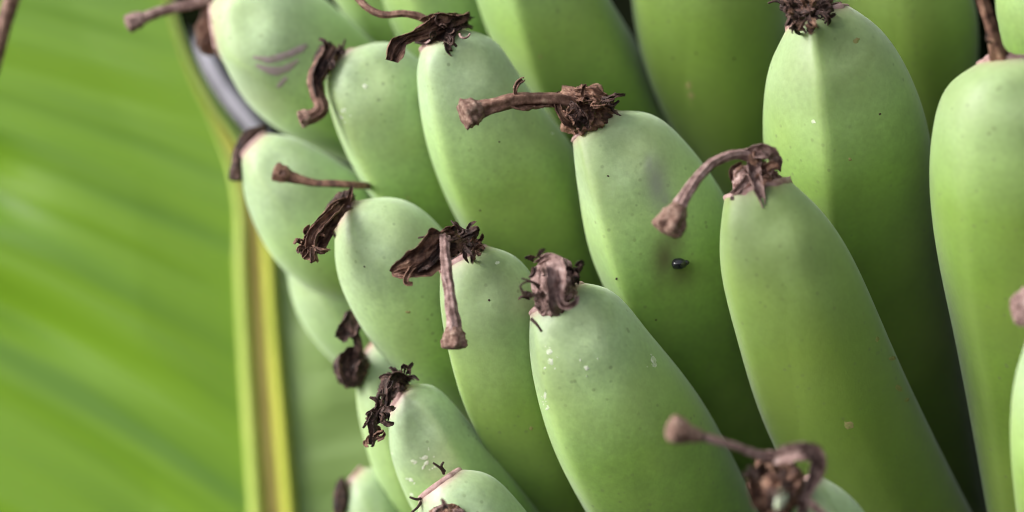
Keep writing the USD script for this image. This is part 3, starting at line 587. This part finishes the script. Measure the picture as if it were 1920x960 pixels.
# P (left, half hidden)
f = lump(pth('PB'), 660, 690, 36, 30, 30, mat=M_DARK, seed=44, ang=0.4)
style(f, [(664,670,32,12), (672,652,30,9), (668,634,30,9), (660,618,30,16), (658,600,31,18), (664,588,32,12)], M_DARK, 45)
petal(f, [(668,664,32,16), (652,688,29,24), (658,712,29,16), (668,722,30,8)], M_DARK, 46, curl=0.4, wr=0.4)
petal(f, [(672,588,32,16), (654,612,29,22), (636,636,29,14)], M_DARK, 47, curl=0.4, wr=0.4)
# P (front)
f = lump(pth('PA'), 738, 726, 17, 24, 22, mat=M_DARK, seed=48, ang=-0.4, rough=0.7)
petal(f, [(768,714,17,11), (740,704,13,13), (724,726,10,12), (722,754,9,11), (708,776,9,16), (696,790,9,10)], M_DARK, 49, curl=0.6, wr=0.6, twist=1.2)
petal(f, [(724,730,11,9), (716,762,9,9), (702,784,8,14), (704,810,8,11), (700,836,9,8)], M_DARK, 50, curl=0.6, wr=0.6, twist=-1.2)
scraps(f, 712, 770, 9, 20, 12, 84, size=(12, 26), hw=(3, 7))
scraps(f, 700, 820, 9, 10, 6, 85, size=(8, 18), hw=(3, 6), mat=M_DRY)
scraps(f, 750, 712, 13, 22, 7, 86, size=(12, 24), hw=(3, 7))
hairs(f, [[(722,742,8), (710,740,7), (708,756,7)], [(726,732,9), (716,752,8), (712,772,8)]], r=3)
# Q
f = lump(pth('Q'), 842, 962, -6, 28, 15, mat=M_DRY, seed=51, rough=0.6)
scraps(f, 842, 958, -9, 20, 6, 87, size=(12, 22), hw=(4, 9), mat=M_STYLE)
hairs(pth('Q'), [[(832,888,2), (826,878,0), (812,868,-1)], [(834,884,1), (828,872,0), (832,866,0)], [(790,934,2), (780,936,0), (768,932,0)], [(790,940,2), (782,952,0), (770,962,0)]], r=3, name='bristle')
# R
f = lump(pth('R'), 640, 934, 50, 12, 34, mat=M_DARK, seed=52)
# S
f = lump(pth('S'), 1462, 912, -34, 44, 50, 36, mat=M_DRY, seed=53, rough=0.6, freq=1.2)
style(f, [(1448,858,-42,14), (1410,848,-46,9), (1370,834,-49,8), (1330,822,-51,9), (1300,816,-52,12)], M_STYLE, 54, knob=(22, 66))
petal(f, [(1450,856,-44,14), (1490,848,-47,22), (1522,852,-45,22), (1528,886,-42,17), (1508,930,-42,14), (1502,965,-40,10)], M_STYLE, 55, curl=0.4, wr=0.4, twist=0.3)
petal(f, [(1436,872,-42,12), (1416,896,-44,18), (1420,930,-44,20), (1440,960,-42,12)], M_DRY, 56, curl=0.5, wr=0.5)
petal(f, [(1506,930,-43,8), (1526,950,-44,12), (1548,968,-44,8)], M_STYLE, 57, curl=0.6, wr=0.4)
lump(f, 1460, 938, -50, 15, 20, mat=M_FLECK, seed=58, name='pale_bit', rough=0.3, ang=0.5)
scraps(f, 1440, 905, -46, 34, 12, 88, size=(14, 30), hw=(5, 10))
# T
f = lump(pth('T'), 1918, 578, -40, 20, 32, mat=M_STYLE, seed=59)

# ------------------------------------------------------------------ small marks on the peels
def on_peel(key, pts, lift=0.0):
    """Points of the banana's front skin under photo pixels, with normals."""
    V, F = BAN[key]['V'], BAN[key]['F']
    px = to_px(V); out = []
    tri = px[F]; lo, hi = tri.min(1), tri.max(1)
    for p in pts:
        p = np.asarray(p, float)
        c = np.nonzero((lo <= p).all(1) & (hi >= p).all(1))[0]
        best = None
        for i in c:
            a, b, d = tri[i]
            M = np.array([b-a, d-a]).T
            if abs(np.linalg.det(M)) < 1e-9: continue
            u, v = np.linalg.solve(M, p-a)
            if u >= -1e-6 and v >= -1e-6 and u+v <= 1+1e-6:
                w = V[F[i]]; q = w[0]+u*(w[1]-w[0])+v*(w[2]-w[0])
                if best is None or q[1] < best[0][1]: best = (q, unit(np.cross(w[1]-w[0], w[2]-w[0])))
        if best is None: best = (out[-1] if out else (P(p[0], p[1], 0), np.array([0, -1.0, 0])))
        q, n = best
        if n[1] > 0: n = -n
        out.append((q, n))
    return out

def fleck(key, x, y, rx, ry, mat, name, seed, ang=0.0, lift=0.00009):
    g = np.random.default_rng(seed); k = 12
    th = np.linspace(0, 2*np.pi, k, endpoint=False)
    rr = 0.75+0.5*g.random(k)
    ex, ey = rr*rx*np.cos(th), rr*ry*np.sin(th)
    X, Y = x+ex*math.cos(ang)-ey*math.sin(ang), y+ex*math.sin(ang)+ey*math.cos(ang)
    pts = [(x, y)]+[(x+(a-x)*0.55, y+(b-y)*0.55) for a, b in zip(X, Y)]+list(zip(X, Y))
    s = on_peel(key, pts)
    v = np.array([q+n*(lift if i <= k else -0.00004) for i, (q, n) in enumerate(s)])
    j = np.arange(k); jn = (j+1) % k
    f = np.vstack([np.stack([np.zeros(k, int), 1+j, 1+jn], 1), np.stack([1+j, 1+k+j, 1+k+jn], 1), np.stack([1+j, 1+k+jn, 1+jn], 1)])
    if np.cross(v[f[0, 1]]-v[f[0, 0]], v[f[0, 2]]-v[f[0, 0]])[1] > 0: f = f[:, ::-1]
    part(pth(key), name, (v, f), mat)

def streak(key, pts, mat, name, n=26):
    pts = np.asarray(pts, float); t = np.linspace(0, 1, len(pts)); s = np.linspace(0, 1, n)
    c = np.stack([np.interp(s, t, pts[:, i]) for i in range(2)], 1); w = np.interp(s, t, pts[:, 2])
    d = unit(np.gradient(c, axis=0)); nn = np.stack([-d[:, 1], d[:, 0]], 1)
    rows = []
    for q, lift in ((-1, -0.00005), (-0.6, 0.00010), (0, 0.00013), (0.6, 0.00010), (1, -0.00005)):
        rows.append([p+m*lift for p, m in on_peel(key, c+nn*(q*w)[:, None])])
    v = np.array(rows).reshape(-1, 3); f = grid_faces(5, n, False)
    if np.cross(v[f[0, 1]]-v[f[0, 0]], v[f[0, 2]]-v[f[0, 0]])[1] > 0: f = f[:, ::-1]
    part(pth(key), name, (v, f), mat)

streak('A', [(474,107,3), (505,113,8), (540,103,8), (566,91,8), (576,84,3)], M_SCAR, 'scratch_scar')
streak('A', [(480,122,3), (505,132,8), (530,132,8), (548,122,7), (560,112,2)], M_SCAR, 'scratch_scar')
streak('A', [(500,136,2), (520,139,4), (545,130,3)], M_SCAR, 'scratch_scar')
streak('A', [(519,165,2), (526,158,6), (538,145,4)], M_SCAR, 'scratch_scar')
k = 100
for key, x, y, rx, ry in (('B',685,162,6,5), ('B',644,206,3,6), ('B',640,220,3,5), ('C',1036,250,3,2.5), ('K',1030,660,6,7), ('K',1032,678,7,8), ('K',1100,690,6,5), ('K',1225,675,9,6), ('K',1228,684,6,4), ('K',1022,742,3,9), ('K',1026,766,3,6),
                          ('PA',776,866,5,8), ('PA',797,858,8,5), ('PA',800,868,4,7), ('PA',794,876,6,3), ('PA',770,900,5,4), ('PA',772,928,5,3), ('PA',733,850,2,6), ('L',932,493,5,3.5), ('G',1525,228,5,4), ('D',1034,250,3,2)):
    k += 1; fleck(key, x, y, rx, ry, M_FLECK, 'sap_fleck', k, ang=k)
gf = np.random.default_rng(5)
for key, x, y, R, m in (('K',1032,668,14,5), ('K',1024,755,8,5), ('PA',792,864,20,7), ('PA',772,910,10,4), ('K',1226,680,12,4), ('B',646,214,8,4), ('K',1100,690,14,3)):
    for _ in range(m):
        k += 1; fleck(key, x+gf.normal()*R*0.8, y+gf.normal()*R, gf.uniform(1.2, 3.0), gf.uniform(1.2, 3.4), M_FLECK, 'sap_fleck', k, ang=k, lift=0.00006)
for key, x, y, rx, ry in (('E',1292,160,6,9), ('E',1296,180,8,7), ('E',1297,196,2,3), ('G',1594,299,4,4), ('G',1606,76,5,8), ('H',1592,798,8,12), ('H',1674,672,10,5), ('H',1686,728,9,6), ('H',1645,636,7,4), ('H',1700,750,6,4), ('B',766,371,3,3), ('M',765,585,3,5), ('K',1003,806,4,3), ('L',996,803,4,4), ('D',1013,107,4,3)):
    k += 1; fleck(key, x, y, rx, ry, M_BLEM, 'blemish', k, ang=k)
for key, x, y, r in (('L',917,563,2.6), ('L',889,484,3), ('H',1373,372,5), ('C',936,266,2), ('F',1156,523,2.5), ('F',1140,330,2), ('E',1262,110,2.2), ('E',1376,110,2.4), ('E',1305,100,2), ('G',1650,214,2.5), ('M',683,500,2), ('C',900,395,2), ('F',1230,600,2)):
    k += 1; fleck(key, x, y, r, r, M_HAIR, 'dark_speck', k, lift=0.00012)

q, n = on_peel('F', [(1271, 493)])[0]
m = trimesh.creation.icosphere(4); v = np.array(m.vertices)
v = v*(1+0.25*(meshkit.fbm(v*1.3+4, 2, 3)-0.5))[:, None]*np.array([15, 13, 11])*MM
t = thing('black_bead', 'tiny glossy black bead stuck to the banana face below the arched flower stalk', 'bead', q)
part(t, 'body', (v+q+n*0.0009, m.faces), M_BEAD)
v2 = np.array(trimesh.creation.icosphere(3).vertices)*np.array([6, 6, 5])*MM
part(t, 'end_knob', (v2+q+n*0.0010+np.array([13*MM, 0, 3*MM]), trimesh.creation.icosphere(3).faces), M_BEAD)

t = thing('dry_stalk', 'blurred dry brown stalk crossing the top left corner', 'stalk', P(-40, 200, 60))
c, r = path3([(60,-110,60,15), (26,-10,60,15), (4,60,60,14), (-14,130,60,13), (-40,200,60,12)], 40)
part(t, 'stem', sweep(c, r, 20, lambda s, a: 1+0.1*np.sin(5*a+4*s)), M_STYLE_B)
